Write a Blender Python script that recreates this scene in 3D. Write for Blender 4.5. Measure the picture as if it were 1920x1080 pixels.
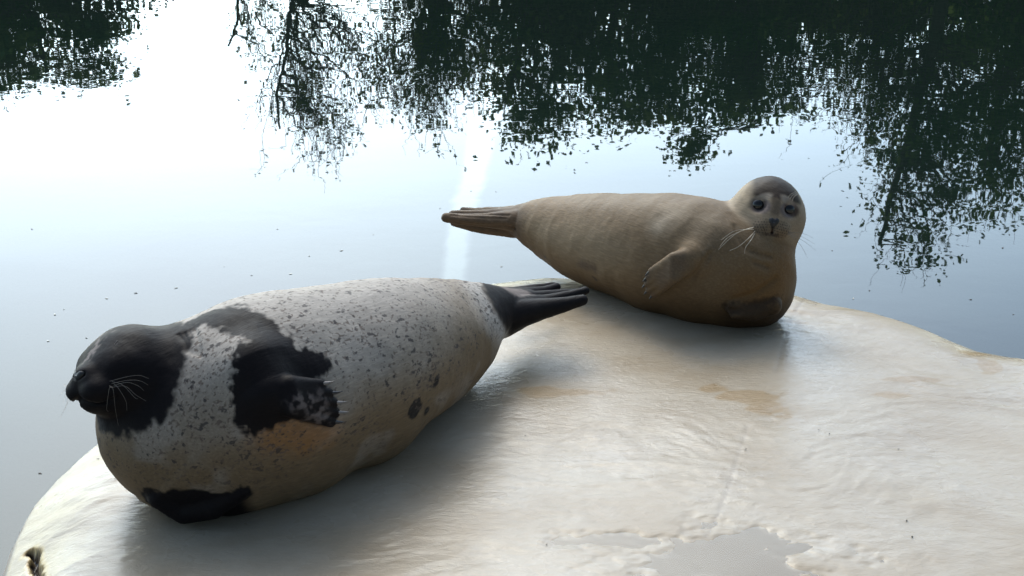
import bpy, math, random
import numpy as np
from mathutils import Vector

for _o in list(bpy.data.objects):
    bpy.data.objects.remove(_o, do_unlink=True)
scene = bpy.context.scene
COL = scene.collection

# ------------------------------------------------------------------ camera
PITCH = math.radians(22.0)
HFOV = math.radians(40.0)
CAM = np.array([0.0, 0.0, 1.67])
FPX = 960.0 / math.tan(HFOV / 2)
cam_d = bpy.data.cameras.new('camera')
cam = bpy.data.objects.new('camera', cam_d)
COL.objects.link(cam)
cam.location = CAM
cam.rotation_euler = (math.pi / 2 - PITCH, 0, 0)
cam_d.sensor_width = 36.0
cam_d.lens = 18.0 / math.tan(HFOV / 2)
cam_d.clip_start = 0.05
cam_d.clip_end = 3000.0
scene.camera = cam
AX_F = np.array([0, math.cos(PITCH), -math.sin(PITCH)])
AX_U = np.array([0, math.sin(PITCH), math.cos(PITCH)])
AX_R = np.array([1.0, 0, 0])

# ------------------------------------------------------------------ sky, sun, exposure
HAZE_A, HAZE_B, HAZE_H = 0.08, 4.7, 7.4
SUN_EL, SUN_AZ = math.radians(50.0), math.radians(-15.0)     # azimuth from +Y, negative = left
world = bpy.data.worlds.new('World')
scene.world = world
world.use_nodes = True
wt = world.node_tree
for n in list(wt.nodes):
    wt.nodes.remove(n)


def wn(t, **kw):
    n = wt.nodes.new(t)
    for k, v in kw.items():
        setattr(n, k, v)
    return n


def wmath(op, a, b=None, c=None, clamp=False):
    n = wn('ShaderNodeMath', operation=op, use_clamp=clamp)
    for i, s in enumerate((a, b, c)):
        if s is None:
            continue
        if isinstance(s, (int, float)):
            n.inputs[i].default_value = s
        else:
            wt.links.new(s, n.inputs[i])
    return n.outputs[0]


sky = wn('ShaderNodeTexSky', sky_type='NISHITA')
sky.sun_disc = False
sky.sun_elevation = SUN_EL
sky.sun_rotation = SUN_AZ
sky.altitude = 20.0
sky.air_density = 1.0
sky.dust_density = 1.6
sky.ozone_density = 0.7
tc = wn('ShaderNodeTexCoord')
sep = wn('ShaderNodeSeparateXYZ')
wt.links.new(tc.outputs['Generated'], sep.inputs[0])
yy = wmath('MAXIMUM', sep.outputs['Y'], 0.05)
azr = wmath('DIVIDE', sep.outputs['X'], yy)
elr = wmath('DIVIDE', sep.outputs['Z'], yy)
# thin cirrus veil over the whole sky
mp = wn('ShaderNodeMapping')
mp.inputs['Scale'].default_value = (1.3, 1.6, 4.2)
mp.inputs['Location'].default_value = (0.4, 0.9, 0.2)
wt.links.new(tc.outputs['Generated'], mp.inputs[0])
cn = wn('ShaderNodeTexNoise')
cn.inputs['Scale'].default_value = 2.1
cn.inputs['Detail'].default_value = 5.0
cn.inputs['Roughness'].default_value = 0.55
wt.links.new(mp.outputs[0], cn.inputs['Vector'])
veil = wmath('MULTIPLY_ADD', cn.outputs['Fac'], 2.4, -0.85, clamp=True)
# an old spread vapour trail running up from the horizon
wob = wmath('MULTIPLY_ADD', cn.outputs['Fac'], 0.03, -0.015)
tr = wmath('ADD', wmath('MULTIPLY_ADD', elr, 0.17, 0.0275 + 0.0515 - 0.105), azr)
tr = wmath('ABSOLUTE', wmath('ADD', tr, wob))
trail = wmath('SMOOTH_MIN', 1.0, wmath('MAXIMUM', wmath('MULTIPLY_ADD', tr, -165.0, 2.0), 0.0), 0.3)
trail = wmath('MULTIPLY', trail, wmath('MULTIPLY', wmath('GREATER_THAN', sep.outputs['Y'], 0.06), 0.8))
cloud = wmath('MAXIMUM', wmath('MULTIPLY', veil, 0.55), trail)
mixc = wn('ShaderNodeMix', data_type='RGBA', blend_type='MIX')
wt.links.new(wmath('MULTIPLY', cloud, 0.5), mixc.inputs[0])
wt.links.new(sky.outputs[0], mixc.inputs[6])
gain = wn('ShaderNodeMix', data_type='RGBA', blend_type='MIX')      # veil = same light, whiter
gain.inputs[0].default_value = 0.7
bw = wn('ShaderNodeRGBToBW')
wt.links.new(sky.outputs[0], bw.inputs[0])
comb = wn('ShaderNodeCombineColor')
for i in range(3):
    wt.links.new(wmath('MULTIPLY', bw.outputs[0], (1.28, 1.5, 1.64)[i]), comb.inputs[i])
wt.links.new(sky.outputs[0], gain.inputs[6])
wt.links.new(comb.outputs[0], gain.inputs[7])
wt.links.new(gain.outputs[2], mixc.inputs[7])
# hazy air scatters forward: luminance falls off with the angle from the sun (CIE-type gradation)
sdir = (math.sin(SUN_AZ) * math.cos(SUN_EL), math.cos(SUN_AZ) * math.cos(SUN_EL), math.sin(SUN_EL))
dp = wn('ShaderNodeVectorMath', operation='DOT_PRODUCT')
wt.links.new(tc.outputs['Generated'], dp.inputs[0])
dp.inputs[1].default_value = sdir
chi = wmath('ARCCOSINE', wmath('MINIMUM', wmath('MAXIMUM', dp.outputs['Value'], -1.0), 1.0))
lowsky = wmath('MULTIPLY_ADD', wmath('EXPONENT', wmath('MULTIPLY', wmath('MAXIMUM', sep.outputs['Z'], 0.0), -2.4)), HAZE_H, 1.0)
aur = wmath('MULTIPLY', wmath('EXPONENT', wmath('MULTIPLY', chi, -1.65)), lowsky)
aur = wmath('MULTIPLY_ADD', aur, HAZE_B, HAZE_A)
aur = wmath('MULTIPLY', aur, wmath('MULTIPLY_ADD', trail, 0.2, 1.0))
vm = wn('ShaderNodeVectorMath', operation='SCALE')
wt.links.new(mixc.outputs[2], vm.inputs[0])
wt.links.new(aur, vm.inputs['Scale'])
bg = wn('ShaderNodeBackground')
bg.inputs['Strength'].default_value = 0.15
wb = wn('ShaderNodeVectorMath', operation='MULTIPLY')
wt.links.new(vm.outputs[0], wb.inputs[0])
wb.inputs[1].default_value = (0.98, 1.02, 0.945)
wt.links.new(wb.outputs[0], bg.inputs[0])
wo = wn('ShaderNodeOutputWorld')
wt.links.new(bg.outputs[0], wo.inputs[0])

sun_d = bpy.data.lights.new('sun', 'SUN')
sun_d.energy = 0.55
sun_d.angle = math.radians(17.0)
sun_d.color = (1.0, 0.95, 0.87)
sun = bpy.data.objects.new('sun', sun_d)
COL.objects.link(sun)
sv = Vector((math.sin(SUN_AZ) * math.cos(SUN_EL), math.cos(SUN_AZ) * math.cos(SUN_EL), math.sin(SUN_EL)))
sun.rotation_euler = sv.to_track_quat('Z', 'Y').to_euler()
sun.location = sv * 40

vs = scene.view_settings
vs.view_transform = 'Standard'
vs.look = 'None'
vs.exposure = -0.6
vs.gamma = 1.0
vs.use_curve_mapping = False

# ------------------------------------------------------------------ helpers
rs = np.random.RandomState(11)
random.seed(5)


def PX(u, v, t):
    return CAM + t * (AX_F + (u - 960) / FPX * AX_R - (v - 540) / FPX * AX_U)


def ground_pt(u, v, z=0.0):
    d = AX_F + (u - 960) / FPX * AX_R - (v - 540) / FPX * AX_U
    return CAM + d * (CAM[2] - z) / (-d[2])


def sst(e0, e1, x):
    t = np.clip((x - e0) / (e1 - e0), 0, 1)
    return t * t * (3 - 2 * t)


_perm = np.random.RandomState(3).rand(4096).astype(np.float32)


def _hash(*ix):
    h = np.zeros_like(ix[0], dtype=np.int64)
    for i, k in enumerate(ix):
        h = h + k.astype(np.int64) * (73856093, 19349663, 83492791)[i]
    h = (h ^ (h >> 7)) * 2654435761
    h = (h ^ (h >> 13)) & 4095
    return _perm[h]


def vnoise(*co):
    co = [np.asarray(c, dtype=np.float64) for c in co]
    i0 = [np.floor(c) for c in co]
    fr = [c - i for c, i in zip(co, i0)]
    fr = [f * f * f * (f * (f * 6 - 15) + 10) for f in fr]
    out = 0
    for m in range(1 << len(co)):
        w = 1.0
        ix = []
        for k in range(len(co)):
            b = (m >> k) & 1
            ix.append(i0[k] + b)
            w = w * (fr[k] if b else 1 - fr[k])
        out = out + w * _hash(*ix)
    return out * 2 - 1


def fbm(*co, oct=4, gain=0.5):
    a, s, o = 1.0, 0.0, 0.0
    f = 1.0
    for i in range(oct):
        o = o + a * vnoise(*[c * f + 17.3 * i for c in co])
        s += a
        a *= gain
        f *= 2.03
    return o / s


def mesh_obj(name, V, F, mat=None, parent=None, smooth=False, quads=None):
    me = bpy.data.meshes.new(name)
    V = np.asarray(V, dtype=np.float32)
    F = np.asarray(F, dtype=np.int32)
    k = F.shape[1]
    me.vertices.add(len(V))
    me.vertices.foreach_set('co', V.ravel())
    me.loops.add(F.size)
    me.loops.foreach_set('vertex_index', F.ravel())
    me.polygons.add(len(F))
    me.polygons.foreach_set('loop_start', np.arange(0, F.size, k, dtype=np.int32))
    me.polygons.foreach_set('loop_total', np.full(len(F), k, dtype=np.int32))
    if smooth:
        me.polygons.foreach_set('use_smooth', np.ones(len(F), dtype=bool))
    me.update(calc_edges=True)
    if mat:
        me.materials.append(mat)
    o = bpy.data.objects.new(name, me)
    COL.objects.link(o)
    if parent:
        o.parent = parent
    return o


def tag(o, label=None, cat=None, group=None, kind=None):
    if label: o['label'] = label
    if cat: o['category'] = cat
    if group: o['group'] = group
    if kind: o['kind'] = kind
    return o


def empty(name, loc):
    o = bpy.data.objects.new(name, None)
    o.location = loc
    o.empty_display_size = 0.1
    COL.objects.link(o)
    return o


def attr(o, name, data, kind='FLOAT'):
    a = o.data.attributes.new(name, 'FLOAT_COLOR' if kind == 'COLOR' else 'FLOAT', 'POINT')
    if kind == 'COLOR':
        d = np.ones((len(data), 4), dtype=np.float32)
        d[:, :3] = data
        a.data.foreach_set('color', d.ravel())
    else:
        a.data.foreach_set('value', np.asarray(data, dtype=np.float32))


class NT:
    """small node-tree helper"""
    def __init__(s, name):
        s.m = bpy.data.materials.new(name)
        s.m.use_nodes = True
        s.t = s.m.node_tree
        for n in list(s.t.nodes):
            s.t.nodes.remove(n)
        s.out = s.n('ShaderNodeOutputMaterial')

    def n(s, typ, ins=None, **kw):
        x = s.t.nodes.new(typ)
        for k, v in kw.items():
            setattr(x, k, v)
        for k, v in (ins or {}).items():
            s.put(x.inputs[k], v)
        return x

    def put(s, sock, v):
        if isinstance(v, bpy.types.NodeSocket):
            s.t.links.new(v, sock)
        else:
            sock.default_value = v

    def math(s, op, a, b=0.0, c=0.0, clamp=False):
        x = s.n('ShaderNodeMath', operation=op, use_clamp=clamp)
        for i, v in enumerate((a, b, c)):
            s.put(x.inputs[i], v)
        return x.outputs[0]

    def mix(s, f, a, b, blend='MIX'):
        x = s.n('ShaderNodeMix', data_type='RGBA', blend_type=blend)
        s.put(x.inputs[0], f)
        s.put(x.inputs[6], a)
        s.put(x.inputs[7], b)
        return x.outputs[2]

    def noise(s, vec, scale, detail=3.0, rough=0.5, dist=0.0):
        x = s.n('ShaderNodeTexNoise', {'Vector': vec, 'Scale': scale, 'Detail': detail, 'Roughness': rough, 'Distortion': dist})
        return x.outputs['Fac']

    def mapping(s, vec, scale=(1, 1, 1), rot=(0, 0, 0), loc=(0, 0, 0)):
        x = s.n('ShaderNodeMapping', {'Vector': vec, 'Scale': scale, 'Rotation': rot, 'Location': loc})
        return x.outputs[0]

    def coords(s):
        return s.n('ShaderNodeTexCoord').outputs['Object']

    def attr(s, name, out='Fac'):
        return s.n('ShaderNodeAttribute', attribute_name=name).outputs[out]

    def ramp(s, f, a, b):
        x = s.n('ShaderNodeMapRange', {'Value': f, 'From Min': a, 'From Max': b}, interpolation_type='SMOOTHSTEP')
        return x.outputs[0]

    def bump(s, h, strength, dist, normal=None):
        ins = {'Height': h, 'Strength': strength, 'Distance': dist}
        if normal is not None:
            ins['Normal'] = normal
        return s.n('ShaderNodeBump', ins).outputs[0]

    def principled(s, **ins):
        x = s.n('ShaderNodeBsdfPrincipled')
        for k, v in ins.items():
            s.put(x.inputs[k.replace('_', ' ')], v)
        s.t.links.new(x.outputs[0], s.out.inputs[0])
        return x


def rgb(r, g, b):
    return (r, g, b, 1.0)


def simple_mat(name, c, rough=0.6, var=0.25, scale=8.0, spec=0.5):
    m = NT(name)
    nz = m.noise(m.coords(), scale, 4)
    col = m.mix(nz, rgb(*[x * (1 - var) for x in c]), rgb(*[x * (1 + var) for x in c]))
    m.principled(Base_Color=col, Roughness=rough, Specular_IOR_Level=spec)
    return m.m


# ------------------------------------------------------------------ ground / pond bed
WZ = -0.15


def build_ground():
    ax = np.concatenate([[-1500, -600, -250, -120, -80], np.arange(-60, 61, 1.5), [80, 120, 250, 600, 1500]])
    ay = np.concatenate([[-1500, -500, -200, -90, -50], np.arange(-34, 52, 1.5), [70, 110, 200, 500, 1500]])
    X, Y = np.meshgrid(ax, ay, indexing='ij')
    rad = np.sqrt((X / 34.0) ** 2 + ((Y - 4.0) / 24.0) ** 2) + 0.04 * fbm(X * .12, Y * .12)
    Z = -1.7 + 2.35 * sst(0.9, 1.06, rad) + 0.25 * fbm(X * .2, Y * .2) + 0.3 * sst(1.05, 1.6, rad)
    nx, ny = X.shape
    V = np.stack([X, Y, Z], -1).reshape(-1, 3)
    i = np.arange(nx - 1)[:, None] * ny + np.arange(ny - 1)[None]
    F = np.stack([i, i + ny, i + ny + 1, i + 1], -1).reshape(-1, 4)
    m = NT('ground_soil')
    co = m.coords()
    c = m.mix(m.ramp(m.noise(co, .6, 5), .35, .65), rgb(.04, .052, .022), rgb(.06, .05, .034))
    m.principled(Base_Color=c, Roughness=.95, Normal=m.bump(m.noise(co, 9, 4), .6, .05))
    o = mesh_obj('ground', V, F, m.m, smooth=True)
    tag(o, kind='structure')


build_ground()


def build_water():
    a = np.linspace(0, 2 * math.pi, 96, endpoint=False)
    V = [(0, 4, WZ)] + [(37.0 * math.cos(t), 4 + 26.5 * math.sin(t), WZ) for t in a]
    F = [(0, 1 + i, 1 + (i + 1) % 96) for i in range(96)]
    m = NT('pond_water')
    co = m.coords()
    # soft swell plus fine ripples that wobble the mirrored trees
    n1 = m.noise(m.mapping(co, (1.0, 1.5, 1)), 1.6, 1.0, .5)
    n2 = m.noise(m.mapping(co, (1.0, 1.35, 1), (0, 0, .5)), 6.0, 1.2, .5, .4)
    n3 = m.noise(m.mapping(co, (.6, 1.0, 1)), .35, 2.0)
    ripple = m.math('MULTIPLY', n2, m.ramp(n3, .30, .66))
    h = m.math('ADD', m.math('MULTIPLY', n1, .0008), m.math('MULTIPLY', ripple, .00035))
    nrm = m.bump(h, 1.0, 1.0)
    murk = m.n('ShaderNodeBsdfDiffuse', {'Color': rgb(.005, .012, .011)})
    clear = m.n('ShaderNodeBsdfTransparent', {'Color': rgb(.50, .64, .66)})
    body = m.n('ShaderNodeMixShader', {0: .45, 1: clear.outputs[0], 2: murk.outputs[0]})
    gl = m.n('ShaderNodeBsdfGlossy', {'Color': rgb(1, 1, 1), 'Roughness': .01, 'Normal': nrm})
    fr = m.n('ShaderNodeFresnel', {'IOR': 1.33, 'Normal': nrm})
    ms = m.n('ShaderNodeMixShader', {0: fr.outputs[0], 1: body.outputs[0], 2: gl.outputs[0]})
    m.t.links.new(ms.outputs[0], m.out.inputs[0])
    o = mesh_obj('pond_water', V, F, m.m)
    tag(o, kind='structure')


build_water()

# ------------------------------------------------------------------ rock platform
RIM = [ground_pt(*p)[:2] for p in [(66, 1085), (78, 1030), (88, 985), (104, 930), (138, 872), (200, 806), (300, 715), (480, 620), (660, 556),
                                   (800, 524), (900, 506), (1020, 492), (1200, 492), (1380, 507), (1480, 524), (1560, 546), (1650, 563),
                                   (1750, 596), (1840, 630), (1920, 644)]]
RIM = [(-.80, -1.6), (-.86, 0.4), (-.88, 1.6), (-.85, 2.1)] + [tuple(p) for p in RIM] + [(1.95, 3.36), (2.6, 2.9), (3.3, 1.9), (3.6, 0.5), (3.4, -1.6)]
RIM = np.array(RIM)
PUDDLES = [(1330, 1045, .24, .10)]
PUDDLES = [(ground_pt(u, v)[0], ground_pt(u, v)[1], a, b) for u, v, a, b in PUDDLES]
SEAMS = [[(1402, 800), (1385, 850), (1368, 910), (1338, 985), (1320, 1012), (1275, 998)],
         [(1512, 548), (1490, 590), (1470, 640), (1455, 700)]]
SEAMS = [[ground_pt(u, v)[:2] for u, v in s] for s in SEAMS]
CRACK = [ground_pt(u, v)[:2] for u, v in [(46, 972), (58, 982), (55, 1000), (63, 1018), (66, 1045), (72, 1085)]]


def seg_dist(X, Y, a, b):
    ax, ay = a
    bx, by = b
    dx, dy = bx - ax, by - ay
    h = np.clip(((X - ax) * dx + (Y - ay) * dy) / (dx * dx + dy * dy), 0, 1)
    return np.hypot(X - ax - h * dx, Y - ay - h * dy)


def poly_sd(X, Y, P):
    d = np.full(X.shape, 1e9)
    ins = np.zeros(X.shape, bool)
    n = len(P)
    for i in range(n):
        a, b = P[i], P[(i + 1) % n]
        d = np.minimum(d, seg_dist(X, Y, a, b))
        if a[1] != b[1]:
            c = ((a[1] > Y) != (b[1] > Y)) & (X < (b[0] - a[0]) * (Y - a[1]) / (b[1] - a[1]) + a[0])
            ins ^= c
    return np.where(ins, d, -d)


def rock_height(X, Y, full=False):
    sd = poly_sd(X, Y, RIM) + 0.018 * fbm(X * 4, Y * 4, oct=3)
    e = 0.20
    z = np.where(sd > e, 0.0, 0.0)
    t = np.clip((e - sd) / e, 0, 1)
    z = -0.055 * t ** 2.2
    o = np.clip(-sd, 0, None)
    z = z - 0.62 * o - 2.2 * np.clip(o - .10, 0, None) ** 1.2
    z = np.maximum(z, -1.55)
    lump = 0.010 * fbm(X * 1.7, Y * 1.7, oct=2)
    # membrane wrinkles, brushed roughly across the slab
    wx = X + .10 * fbm(X * 3.1, Y * 3.1, oct=2)
    wy = Y + .10 * fbm(X * 3.1 + 9, Y * 3.1, oct=2)
    r1 = 1 - np.abs(fbm(wx * 5.0, wy * 11.0, oct=3))
    r2 = 1 - np.abs(fbm(wx * 16.0 + wy * 6, wy * 34.0 - wx * 5, oct=3))
    r3 = fbm(wx * 45 + wy * 10, wy * 80.0, oct=3)
    amp = .35 + .9 * sst(-.25, .35, fbm(X * 2.3 + 4, Y * 2.3, oct=3))
    rel = lump + amp * (.0036 * (r1 - .75) + .0013 * (r2 - .75) + .0005 * r3)
    pud = np.zeros_like(X)
    wide = np.zeros_like(X)
    for (px, py, a, b) in PUDDLES:
        q = np.sqrt(((X - px) / a) ** 2 + ((Y - py) / b) ** 2)
        nq = q + 1.1 * fbm(X * 7 + px, Y * 12, oct=5, gain=.6)
        w = sst(1.5, .6, nq)
        wide = np.maximum(wide, sst(2.6, 1.5, nq))
        pud = np.maximum(pud, w)
    rel = rel * (1 - wide) + (.0005 + np.abs(rel) * .25) * wide
    rel = rel * (1 - .93 * pud)
    z = z + rel * sst(-.25, .05, sd) - .0034 * pud
    seam = np.full(X.shape, 1e9)
    for s in SEAMS:
        for i in range(len(s) - 1):
            seam = np.minimum(seam, seg_dist(X, Y, s[i], s[i + 1]))
    z = z - .0010 * np.exp(-(seam / .004) ** 2)
    crack = np.full(X.shape, 1e9)
    for i in range(len(CRACK) - 1):
        crack = np.minimum(crack, seg_dist(X, Y, CRACK[i], CRACK[i + 1]))
    crack = crack + .006 * fbm(X * 60, Y * 60, oct=2)
    z = z - .03 * sst(.011, .003, crack)
    if full:
        return z, sd, pud, seam, crack
    return z


def build_rock():
    ax = np.concatenate([np.arange(-1.9, -1.4, .05), np.arange(-1.4, 1.75, .0062), np.arange(1.75, 4.3, .05)])
    ay = np.concatenate([np.arange(-2.2, 2.2, .07), np.arange(2.2, 4.75, .0065), np.arange(4.75, 5.2, .05)])
    X, Y = np.meshgrid(ax, ay, indexing='ij')
    z, sd, pud, seam, crack = rock_height(X, Y, True)
    nx, ny = X.shape
    V = np.stack([X, Y, z], -1).reshape(-1, 3)
    i = np.arange(nx - 1)[:, None] * ny + np.arange(ny - 1)[None]
    F = np.stack([i, i + ny, i + ny + 1, i + 1], -1).reshape(-1, 4)
    m = NT('wet_cream_membrane')
    co = m.coords()
    stain = m.ramp(m.noise(m.mapping(co, (1, 1.6, 1)), 2.6, 5, .6), .38, .68)
    c = m.mix(stain, rgb(.318, .270, .210), rgb(.268, .214, .152))
    c = m.mix(m.math('MULTIPLY', m.ramp(m.noise(co, 55, 3), .35, .75), .22), c, rgb(.29, .235, .165))
    c = m.mix(m.math('MULTIPLY', m.attr('seam'), .3), c, rgb(.20, .17, .14))
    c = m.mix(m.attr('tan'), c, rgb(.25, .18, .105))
    c = m.mix(m.attr('rim'), c, rgb(.25, .20, .135))
    c = m.mix(m.attr('lip'), c, rgb(.42, .30, .12))
    c = m.mix(m.attr('crack'), c, rgb(.018, .012, .010))
    fine = m.noise(m.mapping(co, (1.0, 1.7, 1), (0, 0, .35)), 70, 4, .6, .8)
    fine2 = m.noise(m.mapping(co, (1.0, 2.2, 1), (0, 0, -.2)), 24, 4, .6, 1.2)
    dry = m.math('SUBTRACT', 1.0, m.attr('puddle'), clamp=True)
    h = m.math('MULTIPLY', m.math('ADD', m.math('MULTIPLY', fine, .0006), m.math('MULTIPLY', fine2, .0014)), dry)
    nrm = m.bump(h, 1.0, 1.0)
    rough = m.math('MULTIPLY_ADD', m.ramp(m.noise(co, 3.2, 4, .6), .35, .65), .22, .22)
    m.principled(Base_Color=c, Roughness=rough, Normal=nrm, Specular_IOR_Level=.15,
                 Coat_Weight=.42, Coat_Roughness=m.math('MULTIPLY_ADD', m.noise(co, 6, 3), .24, .08), Coat_IOR=1.36, Coat_Normal=nrm)
    root = empty('rock_platform', (0.6, 2.6, 0))
    tag(root, 'pale cream wet moulded rock platform both seals lie on', 'rock')
    V = V - np.array([0.6, 2.6, 0])
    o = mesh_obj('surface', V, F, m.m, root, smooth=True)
    attr(o, 'puddle', pud.ravel())
    attr(o, 'seam', np.exp(-(seam / .0055) ** 2).ravel())
    attr(o, 'rim', (sst(.07, -.02, sd) * sst(-.25, .25, fbm(X * 5, Y * 5) + .15) * sst(1.0, 1.4, X) * .8).ravel())
    tan = np.zeros_like(X)  # painted reflections: tan patches where the wet slab mirrors dark seal and trees
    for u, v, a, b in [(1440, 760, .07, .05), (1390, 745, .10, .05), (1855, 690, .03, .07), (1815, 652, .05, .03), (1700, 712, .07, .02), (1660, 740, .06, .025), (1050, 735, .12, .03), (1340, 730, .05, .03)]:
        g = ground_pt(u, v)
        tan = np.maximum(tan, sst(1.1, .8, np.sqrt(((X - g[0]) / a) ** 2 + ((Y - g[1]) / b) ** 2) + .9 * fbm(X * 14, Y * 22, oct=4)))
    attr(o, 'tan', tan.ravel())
    attr(o, 'lip', (sst(.026, .012, crack) * .8).ravel())
    attr(o, 'crack', sst(.012, .008, crack).ravel())
    # standing water in the hollows: level sheets whose shore is where the hollow rises through them
    pm = NT('puddle_water')
    gl = pm.n('ShaderNodeBsdfGlossy', {'Color': rgb(1, 1, 1), 'Roughness': .28})
    trn = pm.n('ShaderNodeBsdfTransparent', {'Color': rgb(.97, .97, .95)})
    fr = pm.n('ShaderNodeFresnel', {'IOR': 1.42})
    ms = pm.n('ShaderNodeMixShader', {0: fr.outputs[0], 1: trn.outputs[0], 2: gl.outputs[0]})
    pm.t.links.new(ms.outputs[0], pm.out.inputs[0])
    qs = np.stack([np.sqrt(((X - px) / a) ** 2 + ((Y - py) / b) ** 2) for (px, py, a, b) in PUDDLES])
    own = qs.argmin(0)
    for k in range(len(PUDDLES)):
        msk = (own == k) & (pud > .05) & (qs[k] < 3.0)
        cell = (msk[:-1, :-1] & msk[1:, :-1] & msk[1:, 1:] & msk[:-1, 1:]).ravel()
        fk = F[cell]
        if len(fk) == 0:
            continue
        uq, inv = np.unique(fk, return_inverse=True)
        pv = V[uq].copy()
        pv[:, 2] = -.0012
        mesh_obj('puddle', pv, inv.reshape(-1, 4), pm.m, root)


build_rock()

# ------------------------------------------------------------------ trees on the far bank
def tube(pts, radii, sides):
    pts = np.asarray(pts, float)
    radii = np.asarray(radii, float)
    n = len(pts)
    tg = np.gradient(pts, axis=0)
    tg /= np.linalg.norm(tg, axis=1)[:, None] + 1e-9
    ref = np.array([.31, .87, .38])
    a = np.cross(tg, ref)
    a /= np.linalg.norm(a, axis=1)[:, None] + 1e-9
    b = np.cross(tg, a)
    q = np.linspace(0, 2 * math.pi, sides, endpoint=False)
    V = pts[:, None] + radii[:, None, None] * (np.cos(q)[None, :, None] * a[:, None] + np.sin(q)[None, :, None] * b[:, None])
    i = np.arange(n - 1)[:, None] * sides
    j = np.arange(sides)[None]
    jn = (j + 1) % sides
    F = np.stack([i + j, i + jn, i + sides + jn, i + sides + j], -1).reshape(-1, 4)
    return V.reshape(-1, 3), F


class Soup:
    def __init__(s):
        s.V, s.F, s.n = [], [], 0

    def add(s, V, F):
        s.V.append(V)
        s.F.append(np.asarray(F) + s.n)
        s.n += len(V)

    def obj(s, name, mat, parent, smooth=False):
        return mesh_obj(name, np.concatenate(s.V), np.concatenate(s.F), mat, parent, smooth)


def bez(a, b, rng, sag, n=7, wig=.06):
    a, b = np.asarray(a, float), np.asarray(b, float)
    L = np.linalg.norm(b - a)
    t = np.linspace(0, 1, n)[:, None]
    p = a + (b - a) * t
    p[:, 2] += (sag * L * np.sin(t * math.pi))[:, 0]
    w = rng.randn(n, 3) * wig * L
    w[0] = 0
    w[-1] = 0
    return p + w * .5


def leaf_quads(C, size, rng, flat=.6):
    n = len(C)
    d = rng.randn(n, 3)
    d[:, 2] *= flat
    d /= np.linalg.norm(d, axis=1)[:, None]
    e = rng.randn(n, 3)
    e -= d * (e * d).sum(1)[:, None]
    e /= np.linalg.norm(e, axis=1)[:, None]
    s = size * rng.uniform(.6, 1.35, n)[:, None]
    V = np.stack([C - d * s * .5, C + e * s * .3, C + d * s * .5, C - e * s * .3], 1).reshape(-1, 3)
    F = np.arange(n * 4).reshape(-1, 4)
    return V, F


def leaf_mat(name, c1, c2):
    m = NT(name)
    co = m.coords()
    col = m.mix(m.ramp(m.noise(co, 1.3, 4), .35, .65), rgb(*c1), rgb(*c2))
    d = m.n('ShaderNodeBsdfDiffuse', {'Color': col})
    tl = m.n('ShaderNodeBsdfTranslucent', {'Color': col})
    ms = m.n('ShaderNodeMixShader', {0: .5, 1: d.outputs[0], 2: tl.outputs[0]})
    m.t.links.new(ms.outputs[0], m.out.inputs[0])
    return m.m


BARK = simple_mat('bark', (.05, .042, .034), .9, .4, 6)
LEAF_D = leaf_mat('leaf_dark', (.028, .062, .028), (.080, .115, .032))
LEAF_M = leaf_mat('leaf_mid', (.045, .070, .020), (.10, .11, .03))


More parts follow.
